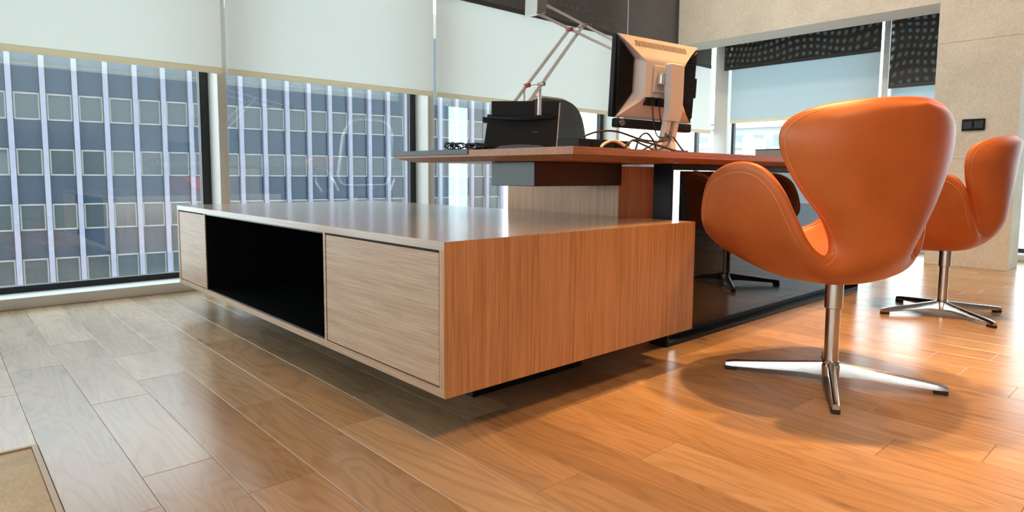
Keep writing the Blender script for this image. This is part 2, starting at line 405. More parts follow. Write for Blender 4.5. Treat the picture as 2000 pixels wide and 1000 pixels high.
# window wall (far left side): mullions, sill, gaskets, panes, blinds
MX = [-1.53, -0.18, 1.190, 2.542, 4.56, 6.12]       # mullion centres
MXW = 0.048
GY = YW + 0.17
for i, x in enumerate(MX[:-1]):
    t = setting('trim_%d' % (i + 1), (x, YW, 0), mb=MB().box(-MXW / 2, MXW / 2, 0, 0.19, 0, ZC, 0.003), mat=ALU)
sill = setting('baseboard_back', (0, YW, 0), mb=MB().box(XL, XR + 0.1, -0.012, 0.19, 0, 0.05, 0.003), mat=ALU)
for i in range(5):
    a, b = MX[i] + MXW / 2 + 0.001, MX[i + 1] - MXW / 2 - 0.001
    if i == 4: b = XR + 0.14
    wdw = setting('window_%d' % (i + 1), ((a + b) / 2, GY, 0.05))
    fr = MB().box(b - 0.045, b, GY - 0.02, GY + 0.02, 0.051, ZC).box(a, a + 0.03, GY - 0.02, GY + 0.02, 0.051, ZC).box(a + 0.03, b - 0.045, GY - 0.02, GY + 0.02, 0.051, 0.08)
    obj('frame', fr, GASKET, wdw)
    obj('pane', MB().box(a + 0.03, b - 0.045, GY - 0.004, GY + 0.004, 0.08, ZC), GLASS, wdw)

def blind(axis, plane, a, b, zlow, fabric, hem, label, group, ztop=ZC - 0.02, hemr=0.013, t=0.0016):
    """roller blind hanging in the plane axis = plane, between a and b on the other axis"""
    c = ((a + b) / 2, plane, ztop) if axis == 'y' else (plane, (a + b) / 2, ztop)
    r = thing('roller_blind', label, 'blind', c, 0, group)
    def bx(u0, u1, d, z0, z1, bev=0):
        if axis == 'y': return MB().box(u0, u1, plane - d, plane + d, z0, z1, bev)
        return MB().box(plane - d, plane + d, u0, u1, z0, z1, bev)
    obj('fabric', bx(a, b, t / 2, zlow + 0.03, ztop), fabric, r)
    obj('hem_bar', bx(a, b, hemr * 0.5, zlow, zlow + 0.032, 0.004), hem, r)
    ends = ((a, plane, ztop), (b, plane, ztop)) if axis == 'y' else ((plane, a, ztop), (plane, b, ztop))
    obj('roller', MB().tube(ends, 0.019, 14), hem, r)
    return r
BY = YW - 0.045
WLAB = ['first pale translucent roller blind, left edge of the window wall', 'pale translucent roller blind over the pane nearest the left frame edge',
        'pale roller blind over the second big window, left of the desk lamp', 'wide pale roller blind behind the desk lamp and monitor', 'narrow pale roller blind beside the corner post, behind the monitor edge']
for i in range(1, 5):
    a, b = MX[i] + 0.012, MX[i + 1] - 0.012
    zl = 1.135
    if i == 4: b = 6.03; zl = 1.055
    blind('y', BY, a - 0.0, b, zl, BLIND, HEM, WLAB[i], 'pale roller blinds on the window wall')
blind('y', YW - 0.085, MX[3] + 0.0, MX[4] - 0.01, 1.79, SCREEN, SCREEN_HEM, 'dark grey perforated screen blind above the wide pale blind, behind the lamp head', 'dark screen blinds')
blind('y', YW - 0.085, MX[4] + 0.004, 5.93, 1.70, SCREEN, SCREEN_HEM, 'dark grey perforated screen blind above the monitor, next to the stone beam', 'dark screen blinds')

# glazing at the right end (behind the pier and the far chair)
GX = XR + 0.17
post = setting('trim_6', (XR, 3.43, 0), mb=MB().box(0, 0.10, -0.073, 0.073, 0, ZC, 0.003), mat=ALU)
RY = [1.925, 0.62, -0.8]
for i, y in enumerate(RY):
    setting('trim_%d' % (i + 7), (XR, y, 0), mb=MB().box(0, 0.19, -0.024, 0.024, 0, ZC, 0.003), mat=ALU)
setting('baseboard_right', (XR, 0, 0), mb=MB().box(-0.02, 0.19, YF, 3.57, 0, 0.05, 0.003), mat=ALU)
setting('wall_sky_block', mb=MB().box(XR, XR + 0.2, YF, -0.826, 0.051, ZC), mat=DARKWALL)  # unseen wall, added to keep bright sky out of the pane reflections
edges = [3.72] + RY
for i in range(len(edges) - 1):
    a, b = edges[i + 1] + 0.025, edges[i] - 0.025
    if i == 0: b = 3.58
    wdw = setting('window_%d' % (6 + i), (GX, (a + b) / 2, 0.05))
    fr = MB().box(GX - 0.02, GX + 0.02, a, a + 0.03, 0.051, ZC).box(GX - 0.02, GX + 0.02, b - 0.03 if i else 3.36, b if i else 3.40, 0.051, ZC).box(GX - 0.02, GX + 0.02, a + 0.03, b - 0.03, 0.051, 0.08)
    obj('frame', fr, GASKET, wdw)
    obj('pane', MB().box(GX - 0.004, GX + 0.004, a + 0.03, b - 0.0 if i == 0 else b - 0.03, 0.08, ZC), GLASS, wdw)
blind('x', XR - 0.04, 1.955, 3.30, 1.14, BLIND_R, HEM, 'pale roller blind with the city below it, behind the near orange chair', 'pale roller blinds on the right glazing')
blind('x', XR - 0.04, 0.66, 1.86, 1.14, BLIND_R, HEM, 'pale roller blind partly hidden by the stone pier', 'pale roller blinds on the right glazing')
blind('x', XR - 0.10, 1.935, 3.35, 1.655, SCREEN_B, SCREEN_HEM, 'black perforated screen blind under the long stone beam', 'dark screen blinds')
blind('x', XR - 0.10, 0.66, 1.865, 1.345, SCREEN_B, SCREEN_HEM, 'black perforated screen blind lowered farther, beside the stone pier', 'dark screen blinds')

# stone pier and beam in front of the right glazing
wr = setting('wall_right', (5.28, 1.127, 0))
PX0, PX1, PY0, PY1 = 5.28, 5.60, 0.885, 1.37
obj('core', MB().box(PX0 + 0.012, PX1 - 0.012, PY0 + 0.012, PY1 - 0.012, 0, ZC), STONE, wr)
obj('core', MB().box(PX0 + 0.012, PX1 - 0.012, PY1 - 0.012, 3.47, 1.842, ZC), STONE, wr)
zj = [0.0, 0.749, 1.547, 2.345, ZC]
for z0, z1 in zip(zj, zj[1:]):
    obj('panel', MB().box(PX0, PX0 + 0.012, PY0, PY1, z0 + 0.0008, z1 - 0.0008, 0.001), STONE, wr)
    obj('panel', MB().box(PX0 + 0.0125, PX1 - 0.012, PY0, PY0 + 0.012, z0 + 0.0008, z1 - 0.0008, 0.001), STONE, wr)
obj('panel', MB().box(PX0 + 0.0125, PX1 - 0.012, PY1 - 0.012, PY1, 0, 1.83, 0.001), STONE, wr)
obj('panel', MB().box(PX0, PX0 + 0.012, PY1 + 0.001, 3.48, 1.83, 2.345, 0.001), STONE, wr)
obj('panel', MB().box(PX0, PX0 + 0.012, PY1 + 0.001, 3.48, 2.3465, ZC, 0.001), STONE, wr)
obj('panel', MB().box(PX0 + 0.0125, PX1, PY1 + 0.001, 3.48, 1.83, 1.842, 0.001), PLASTER, wr)
sw = thing('wall_switch', 'black double rocker switch on the beige stone pier', 'switch', (5.275, 1.128, 0.977))
obj('plate', MB().box(5.268, 5.2795, 1.062, 1.194, 0.937, 1.017, 0.004), BLACKPLASTIC, sw)
for y in (1.096, 1.160): obj('rocker', MB().box(5.263, 5.268, y - 0.026, y + 0.026, 0.951, 1.003, 0.002), BLACKLAM, sw)

# ------------------------------------------------------------------ ceiling downlights (the warm lamps, above the frame, and added fill spots)
def downlight(x, y, power, aim, label, size=1.5, blend=0.5, rad=0.05, col=WARM):
    t = thing('ceiling_downlight', label, 'ceiling light', (x, y, ZC), 0)
    obj('ring', MB().lathe([(0.055, -0.002), (0.075, -0.002), (0.075, -0.012), (0.055, -0.012), (0.055, -0.002)], (x, y, ZC)), ALU, t)
    ld = D.lights.new('lamp', 'SPOT'); lo = D.objects.new('lamp', ld); C.objects.link(lo)
    ld.energy = power; ld.color = col; ld.spot_size = size; ld.spot_blend = blend; ld.shadow_soft_size = rad
    lo.parent = t; lo.location = (0, 0, -0.03)
    lo.rotation_euler = (Vector(aim) - Vector((x, y, ZC - 0.03))).to_track_quat('-Z', 'Y').to_euler()
downlight(2.15, 1.06, 260, (2.25, 0.85, 0.0), 'recessed warm downlight in the ceiling above the desk edge', 1.12, 0.75, 0.035)
downlight(2.38, 0.74, 230, (2.3, 0.8, 0.0), 'recessed warm downlight in the ceiling above the near chair', 1.05, 0.75, 0.035)
downlight(0.45, -0.6, 170, (0.7, 0.5, 0.0), 'added warm fill spot in the ceiling left of the camera', 1.5, 0.9, 0.12)  # added fill lamp that brightens the middle of the floor
downlight(3.9, 0.9, 200, (3.7, 0.8, 0.0), 'recessed warm downlight in the ceiling above the far chair', 1.6, 0.7)
downlight(0.95, -0.4, 95, (1.5, 0.4, 0.0), 'recessed warm downlight in the ceiling right of the camera', 1.6, 0.8, 0.12)
downlight(2.7, -0.9, 30, (2.6, 0.3, 0.0), 'recessed warm downlight in the ceiling in front of the chairs', 1.7, 0.8, 0.12)

downlight(3.7, 2.45, 110, (5.28, 2.5, 2.0), 'added white fill spot in the ceiling facing the stone beam', 1.9, 0.9, 0.1, (1.0, 0.91, 0.80))  # no known fixture: added to lift the brightness of the beam
downlight(4.1, 0.2, 85, (5.28, 1.1, 1.2), 'added pale fill spot in the ceiling facing the stone pier', 1.5, 0.9, 0.1, (1.0, 0.80, 0.58))  # extra spot put in to lighten the pier

# ------------------------------------------------------------------ credenza
cx0, cx1, cy0, cy1, cz0, cz1 = 0.825, 1.827, 1.12, 3.14, 0.12, 0.472
T = 0.02
cr_ = thing('credenza', 'low floating oak veneer credenza with open black niche in front of windows', 'credenza', ((cx0 + cx1) / 2, (cy0 + cy1) / 2, 0))
obj('top', MB().box(cx0, cx1, cy0 + 0.0012, cy1, cz1 - T, cz1, 0.0008), V_TOP, cr_)
obj('bottom', MB().box(cx0, cx1, cy0 + 0.0012, cy1, cz0, cz0 + T, 0.0008), V_FRONT, cr_)
obj('end_panel', MB().box(cx0 + 0.0012, cx1, cy0, cy0 + 0.001, cz0, cz1), V_END, cr_)
obj('end_panel', MB().box(cx0, cx1, cy0 + 0.0012, cy0 + T, cz0 + T, cz1 - T, 0.0005), V_END, cr_)
obj('end_panel', MB().box(cx0, cx1, cy1 - T, cy1, cz0 + T, cz1 - T, 0.0005), V_END, cr_)
obj('back_panel', MB().box(cx1 - T, cx1, cy0 + T, cy1 - T, cz0 + T, cz1 - T), V_END, cr_)
for y in (1.697, 2.762): obj('divider', MB().box(cx0 + 0.001, cx1 - T, y - 0.006, y + 0.006, cz0 + T, cz1 - T), V_FRONT, cr_)
obj('door', MB().box(cx0 + 0.002, cx0 + 0.02, cy0 + T + 0.004, 1.691 - 0.004, cz0 + T + 0.003, cz1 - T - 0.006, 0.0008), V_FRONT, cr_)
obj('door', MB().box(cx0 + 0.002, cx0 + 0.02, 2.768 + 0.003, cy1 - T - 0.003, cz0 + T + 0.003, cz1 - T - 0.006, 0.0008), V_FRONT, cr_)
for y0, y1 in ((cy0 + T, 1.691), (2.768, cy1 - T)): obj('gap_shade', MB().box(cx0 + 0.021, cx0 + 0.026, y0, y1, cz0 + T, cz1 - T), BLACKLAM, cr_)  # black sheet behind the doors, standing in for shade in the gaps
ny0, ny1, nz0, nz1 = 1.7035, 2.7555, cz0 + T + 0.0005, cz1 - T - 0.0005
nm = MB().box(cx0 + 0.004, cx1 - 0.03, ny0, ny1, nz0, nz0 + 0.004).box(cx0 + 0.004, cx1 - 0.03, ny0, ny1, nz1 - 0.004, nz1).box(cx0 + 0.004, cx1 - 0.03, ny0, ny0 + 0.004, nz0, nz1).box(cx0 + 0.004, cx1 - 0.03, ny1 - 0.004, ny1, nz0, nz1).box(cx1 - 0.034, cx1 - 0.03, ny0, ny1, nz0, nz1)
obj('niche', nm, BLACKLAM, cr_)
obj('plinth', MB().box(1.09, 1.545, 1.35, 2.90, 0, cz0), BLACKLAM, cr_)

# ------------------------------------------------------------------ desk
dx0, dx1, dy0, dy1, dz1 = 1.281, 3.95, 1.161, 2.05, 0.697
desk = thing('desk', 'long executive desk with undercut wooden top and black glass front', 'desk', (2.6, 1.6, 0))
ze, zb, ins = dz1 - 0.021, dz1 - 0.036, 0.045
lo_ = [(dx0 + ins, dy0 + ins, zb), (dx1 - ins, dy0 + ins, zb), (dx1 - ins, dy1 - 0.07, zb), (dx0 + ins, dy1 - 0.07, zb)]
me_ = [(dx0, dy0, ze), (dx1, dy0, ze), (dx1, dy1, ze), (dx0, dy1, ze)]
up_ = [(x, y, dz1) for x, y, _ in me_]
tp = MB().add(lo_ + me_ + up_, [(3, 2, 1, 0)] + [(i, (i + 1) % 4, 4 + (i + 1) % 4, 4 + i) for i in range(4)] + [(4 + i, 4 + (i + 1) % 4, 8 + (i + 1) % 4, 8 + i) for i in range(4)] + [(8, 9, 10, 11)])
top = obj('desktop', tp, WALNUT, desk, angle=10)
obj('pedestal', MB().box(1.84, 2.10, 1.445, 2.04, 0, 0.652, 0.001), V_END, desk)
obj('spacer', MB().box(1.87, 2.02, 1.62, 2.0, 0.652, zb), BLACKLAM, desk)
dr = obj('drawer_box', MB().box(1.40, 1.838, 1.43, 1.635, 0.583, zb - 0.0005, 0.002), DRAWERPAINT, desk)
fr = MB().box(1.94, 1.953, 1.29, 1.366, 0, 0.6603, 0.001)
fr2 = MB().box(3.77, 3.783, 1.29, 1.366, 0, 0.6603, 0.001)
obj('frame_post', fr, BLACKSTEEL, desk); obj('frame_post', fr2, BLACKSTEEL, desk)
obj('frame_rail', MB().box(1.9535, 3.7695, 1.29, 1.366, 0.640, 0.6603, 0.001), BLACKSTEEL, desk)
obj('frame_rail', MB().box(1.9535, 3.7695, 1.29, 1.366, 0.0, 0.016, 0.001).box(1.99, 3.74, 1.335, 1.358, 0.016, 0.034, 0.001), BLACKSTEEL, desk)
obj('glass_panel', MB().box(2.078, 3.70, 1.336, 1.346, 0.034, 0.637, 0.001), DARKGLASS, desk)
for x in (2.0, 2.9, 3.72): obj('clamp', MB().box(x - 0.02, x + 0.02, 1.31, 1.35, 0.6606, zb + 0.002, 0.0002), STEEL, desk)
obj('pedestal', MB().box(3.45, 3.62, 1.50, 1.98, 0, zb - 0.001, 0.001), V_END, desk)

pad = thing('desk_mat', 'charcoal leather strip capping the window end of the desk edge', 'desk mat', (1.4, 1.83, dz1))
obj('cover', MB().box(dx0 - 0.0035, 1.31, 1.80, 2.053, dz1 + 0.0005, dz1 + 0.003, 0.001).box(dx0 - 0.004, dx0 - 0.0005, 1.61, 2.053, dz1 - 0.014, dz1 + 0.003, 0.001), PADLEATHER, pad)

# ------------------------------------------------------------------ orange shell chairs
RIM = [(0, .33, .415), (.12, .33, .418), (.202, .31, .432), (.262, .275, .475), (.303, .225, .545), (.330, .165, .607), (.337, .095, .640), (.329, .03, .648), (.310, -.02, .628), (.286, -.055, .577),
       (.257, -.074, .507), (.229, -.090, .442), (.199, -.103, .404), (.166, -.110, .392), (.140, -.110, .412), (.138, -.104, .455), (.164, -.096, .515), (.220, -.080, .585), (.264, -.068, .655), (.289, -.066, .718), (.280, -.082, .763),
       (.228, -.13, .793), (.122, -.195, .811), (0, -.228, .816)]
SPINE = [(.33, .415), (.305, .405), (.27, .398), (.23, .392), (.19, .388), (.155, .386), (.12, .385), (.09, .385), (.06, .385), (.03, .386), (0, .388), (-.032, .392), (-.062, .398), (-.09, .41), (-.113, .426), (-.133, .447),
         (-.153, .485), (-.172, .545), (-.19, .61), (-.204, .67), (-.216, .72), (-.226, .765), (-.233, .798), (-.235, .814)]
THICK = [.01, .025, .042, .058, .072, .082, .088, .09, .09, .09, .09, .09, .088, .085, .082, .077, .07, .06, .05, .042, .035, .030, .025, .018]
def swan_shell():
    """seat shell: cross-sections from the left rim through a spine to the right rim, inside and outside"""
    half = catmull(RIM + [(-x, y, z) for x, y, z in RIM[1:-1]][::-1], 6, True)[:(len(RIM) - 1) * 6 + 1]; sp = catmull([(0, y, z) for y, z in SPINE], 6); th = [p.x for p in catmull([(t, 0, 0) for t in THICK], 6)]
    n = len(half)
    out_sp = []
    for i in range(n):
        t = (sp[min(i + 1, n - 1)] - sp[max(i - 1, 0)]); t.x = 0; t.normalize()
        out_sp.append(sp[i] + Vector((0, -abs(t.z) if t.z > 0 else t.z * 0.5, -abs(t.y))).normalized() * th[i])
    rim = half + [Vector((-p.x, p.y, p.z)) for p in half[1:-1]][::-1]
    idx = list(range(n)) + list(range(n - 2, 0, -1)); N = len(rim)
    K = 14
    def rows_of(spine, bulge):
        rows = []
        for j in range(0, K + 1):
            t = j / K; u = 1 - t; row = []
            for e_, i in zip(rim, idx):
                m = spine[i]; d = e_ - m
                p1 = m + Vector((d.x * 0.58, d.y * 0.02, d.z * 0.0))
                p2 = m + Vector((d.x * (0.93 + bulge), d.y * 0.5, d.z * 0.42))
                row.append(m * u ** 3 + p1 * 3 * u * u * t + p2 * 3 * u * t * t + e_ * t ** 3)
            rows.append(row)
        return rows
    ro = rows_of(out_sp, 0.03); ri = rows_of(sp, -0.03)
    TH = 0.0135; tang = []
    for i in range(N):
        d = (rim[(i + 1) % N] - rim[i - 1]).normalized()
        m = (ro[-4][i] + ri[-4][i]) / 2
        t = rim[i] - m
        if t.length < 0.012:
            t = Vector((0, 1, 0.1)) if idx[i] < n / 2 else Vector((0, -0.05, 1))
        t = (t - d * t.dot(d)).normalized(); nrm = t.cross(d).normalized()
        q = ro[-5][i] - ri[-5][i]
        if q.length < 0.003: q = Vector((0, 0, -1)) if idx[i] < n / 2 else Vector((0, -1, 0))
        if nrm.dot(q) < 0: nrm = -nrm
        h_ = idx[i] / (n - 1)
        wk = max(0.0, (h_ - 0.86) / 0.14) if h_ > 0.5 else max(0.0, (0.08 - h_) / 0.08)
        if wk > 0:
            pref = Vector((0, -1, 0.12)) if h_ > 0.5 else Vector((0, 0.15, -1))
            nrm = nrm * (1 - wk) + pref * wk; nrm = (nrm - d * nrm.dot(d)).normalized()
            t2 = nrm.cross(d); t = (t2 if t2.dot(t) > 0 else -t2).normalized()
        tang.append((t, nrm))
    def blend(rows, side):
        return [[p + tang[i][1] * TH * side * (j / K) ** 2 for i, p in enumerate(row)] for j, row in enumerate(rows)]
    ro = blend(ro, 1); ri = blend(ri, -1)
    rings = ro[:]
    for k in range(1, 6):
        a = PI * k / 6
        rings.append([rim[i] + tang[i][1] * TH * math.cos(a) + tang[i][0] * TH * math.sin(a) for i in range(N)])
    rings += ri[::-1]
    v = []; f = []
    for r in rings: v += r
    for j in range(len(rings) - 1):
        a = j * N; b = a + N
        for i in range(N): f.append((a + i, a + (i + 1) % N, b + (i + 1) % N, b + i))
    bm = bmesh.new(); vs_ = [bm.verts.new(p) for p in v]
    for q in f: bm.faces.new([vs_[k] for k in q])
    bmesh.ops.remove_doubles(bm, verts=bm.verts[:], dist=0.0004)
    bmesh.ops.smooth_vert(bm, verts=bm.verts[:], factor=0.5, use_axis_x=True, use_axis_y=True, use_axis_z=True)
    mb = MB().bm(bm)
    st = [ro[-1][i] * 0.75 + ro[-2][i] * 0.25 + tang[i][1] * 0.0006 - tang[i][0] * 0.004 for i in range(N)]
    st2 = [ri[-1][i] * 0.75 + ri[-2][i] * 0.25 - tang[i][1] * 0.0006 - tang[i][0] * 0.004 for i in range(N)]
    return mb, MB().tube(st, 0.0011, 5, closed=True).tube(st2, 0.0011, 5, closed=True)
def swan_chair(loc, rotz, leg0, label):
    t = thing('lounge_chair', label, 'chair', loc, rotz, 'orange leather visitor chairs')
    sh, st = swan_shell()
    s = obj('shell', sh, LEATHER, t, True, angle=180)
    q = obj('stitching', st, STITCH, s, True); q['label'] = 'tan stitched seam line'
    obj('stem', MB().lathe([(0.0205, 0.04), (0.0205, 0.245), (0.0215, 0.246), (0.0215, 0.25)]), STEEL, t, True)
    obj('collar', MB().lathe([(0.024, 0.225), (0.0255, 0.227), (0.0255, 0.322), (0.024, 0.324)]), STEEL, t, True)
    obj('hub', MB().lathe([(0.018, 0.016), (0.026, 0.018), (0.028, 0.05), (0.0225, 0.064), (0.0205, 0.066)]), CHROME, t, True)
    for k in range(4):
        prof = [(0.015, 0.0125, 0.062, 0.018), (0.08, 0.0125, 0.054, 0.021), (0.18, 0.0115, 0.042, 0.0165), (0.275, 0.0105, 0.031, 0.012), (0.302, 0.009, 0.026, 0.0115)]
        v = []; f = []
        for x, hw, zt, zb_ in prof: v += [(x, -hw, zb_), (x, hw, zb_), (x, hw * 0.9, zt - 0.004), (x, hw * 0.55, zt), (x, -hw * 0.55, zt), (x, -hw * 0.9, zt - 0.004)]
        for i in range(len(prof) - 1):
            for j in range(6): f.append((i * 6 + j, i * 6 + (j + 1) % 6, (i + 1) * 6 + (j + 1) % 6, (i + 1) * 6 + j))
        f += [tuple(range(5, -1, -1)), tuple((len(prof) - 1) * 6 + j for j in range(6))]
        lg = obj('leg', MB().add(v, f), CHROME, t, True, angle=50)
        lg.rotation_euler.z = leg0 + k * PI / 2
        p = obj('foot_pad', MB().box(0.268, 0.303, -0.0105, 0.0105, 0, 0.0125, 0.0015), RUBBER, lg, True); p['label'] = 'black rubber foot pad'
    return t
rn, rf = math.radians(-20.5), math.radians(12.0)
ch1 = swan_chair((2.0, 0.747, 0), rn, math.radians(24) - rn, 'large near orange leather shell chair on four-star base, back to the camera')
ch2 = dup(ch1, (3.40, 0.80, 0), rf, 'farther orange leather shell chair beside the stone pier, seen in profile')
ch2.scale = (0.965, 0.965, 0.965)
k = 0
for c in ch2.children:
    if c.name.startswith('leg'): c.rotation_euler.z = math.radians(-37) - rf + k * PI / 2; k += 1

# ------------------------------------------------------------------ office chair behind the desk
oc = thing('office_chair', 'dark grey leather office chair with chrome back frame behind the desk', 'chair', (2.78, 2.72, 0), 0)
def rr(w0, w1, h, r, n=6):
    """rounded trapezoid outline in x,z: bottom width w0, top width w1"""
    pts = []
    cs = [((w0 / 2, 0), r * 0.6), ((w1 / 2, h), r), ((-w1 / 2, h), r), ((-w0 / 2, 0), r * 0.6)]
    for i, (c, rad) in enumerate(cs):
        p = Vector(c); a = (Vector(cs[i - 1][0]) - p).normalized(); b = (Vector(cs[(i + 1) % 4][0]) - p).normalized()
        s, e_ = p + a * rad, p + b * rad
        for j in range(n + 1):
            t_ = j / n; pts.append(s * (1 - t_) ** 2 + p * 2 * t_ * (1 - t_) + e_ * t_ ** 2)
    return pts
out = rr(0.50, 0.44, 0.55, 0.15)
def bend(x, z, dy): return (x, dy + 0.10 * z / 0.55 - 0.55 * (x * x) * 0.6 + 0.02, 0.52 + z)
vb = []; fb = []; NR = 5
for side, dy in ((0, -0.17), (1, -0.135)):
    for r in range(1, NR + 1):
        for p in out: vb.append(bend(p.x * r / NR, 0.275 + (p.y - 0.275) * r / NR, dy + (0.014 if side == 0 else -0.004) * (1 if r == NR else 0)))
    vb.append(bend(0, 0.275, dy))
no = len(out); blk = NR * no + 1
for side in (0, 1):
    o0 = side * blk
    for r in range(NR - 1):
        for i in range(no): fb.append((o0 + r * no + i, o0 + r * no + (i + 1) % no, o0 + (r + 1) * no + (i + 1) % no, o0 + (r + 1) * no + i))
    for i in range(no): fb.append((o0 + NR * no, o0 + i, o0 + (i + 1) % no))
for i in range(no): fb.append(((NR - 1) * no + i, (NR - 1) * no + (i + 1) % no, blk + (NR - 1) * no + (i + 1) % no, blk + (NR - 1) * no + i))
obj('backrest', MB().add(vb, fb), DARKLEATHER, oc, True, angle=60)
obj('back_frame', MB().tube([bend(p.x * 1.0, p.y, -0.118) for p in out], 0.016, 8, closed=True), CHROME, oc, True)['label'] = 'chrome back frame'
seat = MB().box(-0.25, 0.25, -0.52, -0.06, 0.42, 0.48, 0.025); obj('seat', seat, DARKLEATHER, oc, True)
for s in (-1, 1):
    a = catmull([(s * 0.25, -0.10, 0.47), (s * 0.30, -0.13, 0.60), (s * 0.295, -0.28, 0.655), (s * 0.295, -0.42, 0.64), (s * 0.28, -0.45, 0.55), (s * 0.24, -0.40, 0.45)], 6)
    obj('armrest', MB().tube(a, 0.013, 8), CHROME, oc, True)
obj('column', MB().lathe([(0.028, 0.10), (0.028, 0.26), (0.018, 0.262), (0.018, 0.425)], (0, -0.28, 0)), STEEL, oc, True)
for k in range(5):
    a = 2 * PI * k / 5 + 0.3; d = Vector((math.cos(a), math.sin(a), 0)); c = Vector((0, -0.28, 0))
    lg = obj('leg', MB().tube([c + Vector((0, 0, 0.12)), c + d * 0.15 + Vector((0, 0, 0.105)), c + d * 0.29 + Vector((0, 0, 0.075))], [0.022, 0.018, 0.013], 8), CHROME, oc, True)
    wd = Vector((-d.y, d.x, 0)); p = c + d * 0.29 + Vector((0, 0, 0.028))
    obj('castor', MB().tube([p - wd * 0.022, p + wd * 0.022], 0.028, 14), RUBBER, lg, True)

# ------------------------------------------------------------------ monitor
mon = thing('monitor', 'silver-backed desktop monitor on a stand, turned away from the camera', 'monitor', (1.952, 1.36, dz1))
A = Matrix.Translation((1.952, 1.376, 0.958)) @ Matrix.Rotation(-0.157, 4, 'Z') @ Matrix.Rotation(0.045, 4, 'X') @ Matrix.Rotation(0.012, 4, 'Y')
W2, H2 = 0.20, 0.139
obj('bezel', MB().box(-W2, W2, 0.0, 0.022, -H2, H2, 0.003).move(A), BLACKPLASTIC, mon)
obj('screen', MB().box(-W2 + 0.012, W2 - 0.012, 0.0225, 0.0235, -H2 + 0.014, H2 - 0.012).move(A), BLACKLAM, mon)
# waisted silver spine and black vented cheeks
def ring(pts, y): return [Vector((x, y, z)) for x, z in pts]
def sect(k):
    """outline of the silver back at depth step k: 0 rim, 3 centre plate"""
    zt_ = (H2, H2 - 0.034, H2 - 0.064, H2 - 0.085)[k]; xt = (W2, 0.160, 0.122, 0.100)[k]
    zb_ = (-H2, -H2 + 0.030, -0.082, -0.066)[k]; xb = (W2 - 0.014, 0.150, 0.108, 0.096)[k]
    xw = (0.116, 0.110, 0.104, 0.094)[k]; zw1 = (0.066, 0.060, 0.055, 0.050)[k]; zw0 = (-0.055, -0.052, -0.050, -0.048)[k]
    if k == 0: return [(-xt, zt_), (xt, zt_), (xw, zw1), (xw, zw0), (xb, zb_), (-xb, zb_), (-xw, zw0), (-xw, zw1)]
    return [(-xt * 0.96, zt_), (xt * 0.96, zt_), (xw, min(zw1, zt_ - 0.001)), (xw, zw0), (xb * 0.96, zb_), (-xb * 0.96, zb_), (-xw, zw0), (-xw, min(zw1, zt_ - 0.001))]
mbk = MB(); n8 = 8
lay = [ring(sect(0), -0.0005), ring(sect(0), -0.008), ring(sect(1), -0.022), ring(sect(2), -0.034), ring(sect(3), -0.045)]
mbk.add(sum(lay, []), [tuple(range(n8 - 1, -1, -1))] + [(q * n8 + i, q * n8 + (i + 1) % n8, (q + 1) * n8 + (i + 1) % n8, (q + 1) * n8 + i) for q in range(4) for i in range(n8)] + [tuple(4 * n8 + i for i in range(n8))])
obj('back_cover', mbk.move(A), SILVER, mon, angle=32)
for s in (-1, 1):
    ck = [(s * (W2 - 0.004), H2 - 0.006), (s * 0.118, 0.07), (s * 0.118, -0.055), (s * (W2 - 0.015), -H2 + 0.006)]
    pc = [(s * (W2 - 0.006), H2 - 0.02), (s * 0.124, 0.066), (s * 0.124, -0.05), (s * (W2 - 0.010), -H2 + 0.02)]
    p = obj('side_vent', MB().prism(ring(ck, -0.0005), ring(pc, -0.012)).move(A), BLACKPLASTIC, mon, angle=10)
    sl = MB(); z = -0.10
    while z < 0.112:
        xin = 0.126 if -0.05 < z < 0.064 else (0.126 + (abs(z - 0.007) - 0.057) * 1.05 + 0.006)
        if xin < W2 - 0.02: sl.box(min(s * xin, s * (W2 - 0.012)), max(s * xin, s * (W2 - 0.012)), -0.0145, -0.011, z, z + 0.003)
        z += 0.0085
    obj('slat', sl.move(A), BLACKSTEEL, p)['kind'] = 'stuff'
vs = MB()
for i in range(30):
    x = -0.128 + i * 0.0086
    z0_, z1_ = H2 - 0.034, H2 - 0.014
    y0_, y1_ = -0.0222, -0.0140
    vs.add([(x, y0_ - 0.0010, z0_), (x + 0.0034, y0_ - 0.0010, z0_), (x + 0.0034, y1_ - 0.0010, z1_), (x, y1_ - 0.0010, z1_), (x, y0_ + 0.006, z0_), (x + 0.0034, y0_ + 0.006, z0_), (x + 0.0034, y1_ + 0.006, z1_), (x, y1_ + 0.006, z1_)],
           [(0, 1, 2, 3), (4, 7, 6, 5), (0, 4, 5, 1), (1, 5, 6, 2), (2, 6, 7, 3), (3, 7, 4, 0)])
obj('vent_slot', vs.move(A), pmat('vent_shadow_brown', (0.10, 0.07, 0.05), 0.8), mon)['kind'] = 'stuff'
obj('mount_plate', MB().box(-0.060, 0.050, -0.050, -0.0455, -0.048, 0.044, 0.002).move(A), SILVER, mon)
obj('mount_boss', MB().box(-0.046, -0.004, -0.072, -0.0505, -0.022, 0.018, 0.005).move(A), CHROME, mon)
obj('socket_recess', MB().box(-0.085, 0.060, -0.0478, -0.030, -0.094, -0.0665, 0.001).move(A), BLACKPLASTIC, mon)
for x in (-0.075, -0.042): obj('plug', MB().box(x, x + 0.017, -0.062, -0.048, -0.095, -0.066, 0.002).move(A), BLACKPLASTIC, mon)
obj('side_port', MB().box(W2 + 0.0005, W2 + 0.012, -0.006, 0.02, -0.045, 0.028, 0.003).move(A), BLACKPLASTIC, mon)
neck = [(0.045, -0.075, 0.058), (0.045, -0.105, 0.05), (0.045, -0.105, -0.10), (0.045, -0.112, -0.14)]
spx = 0.030
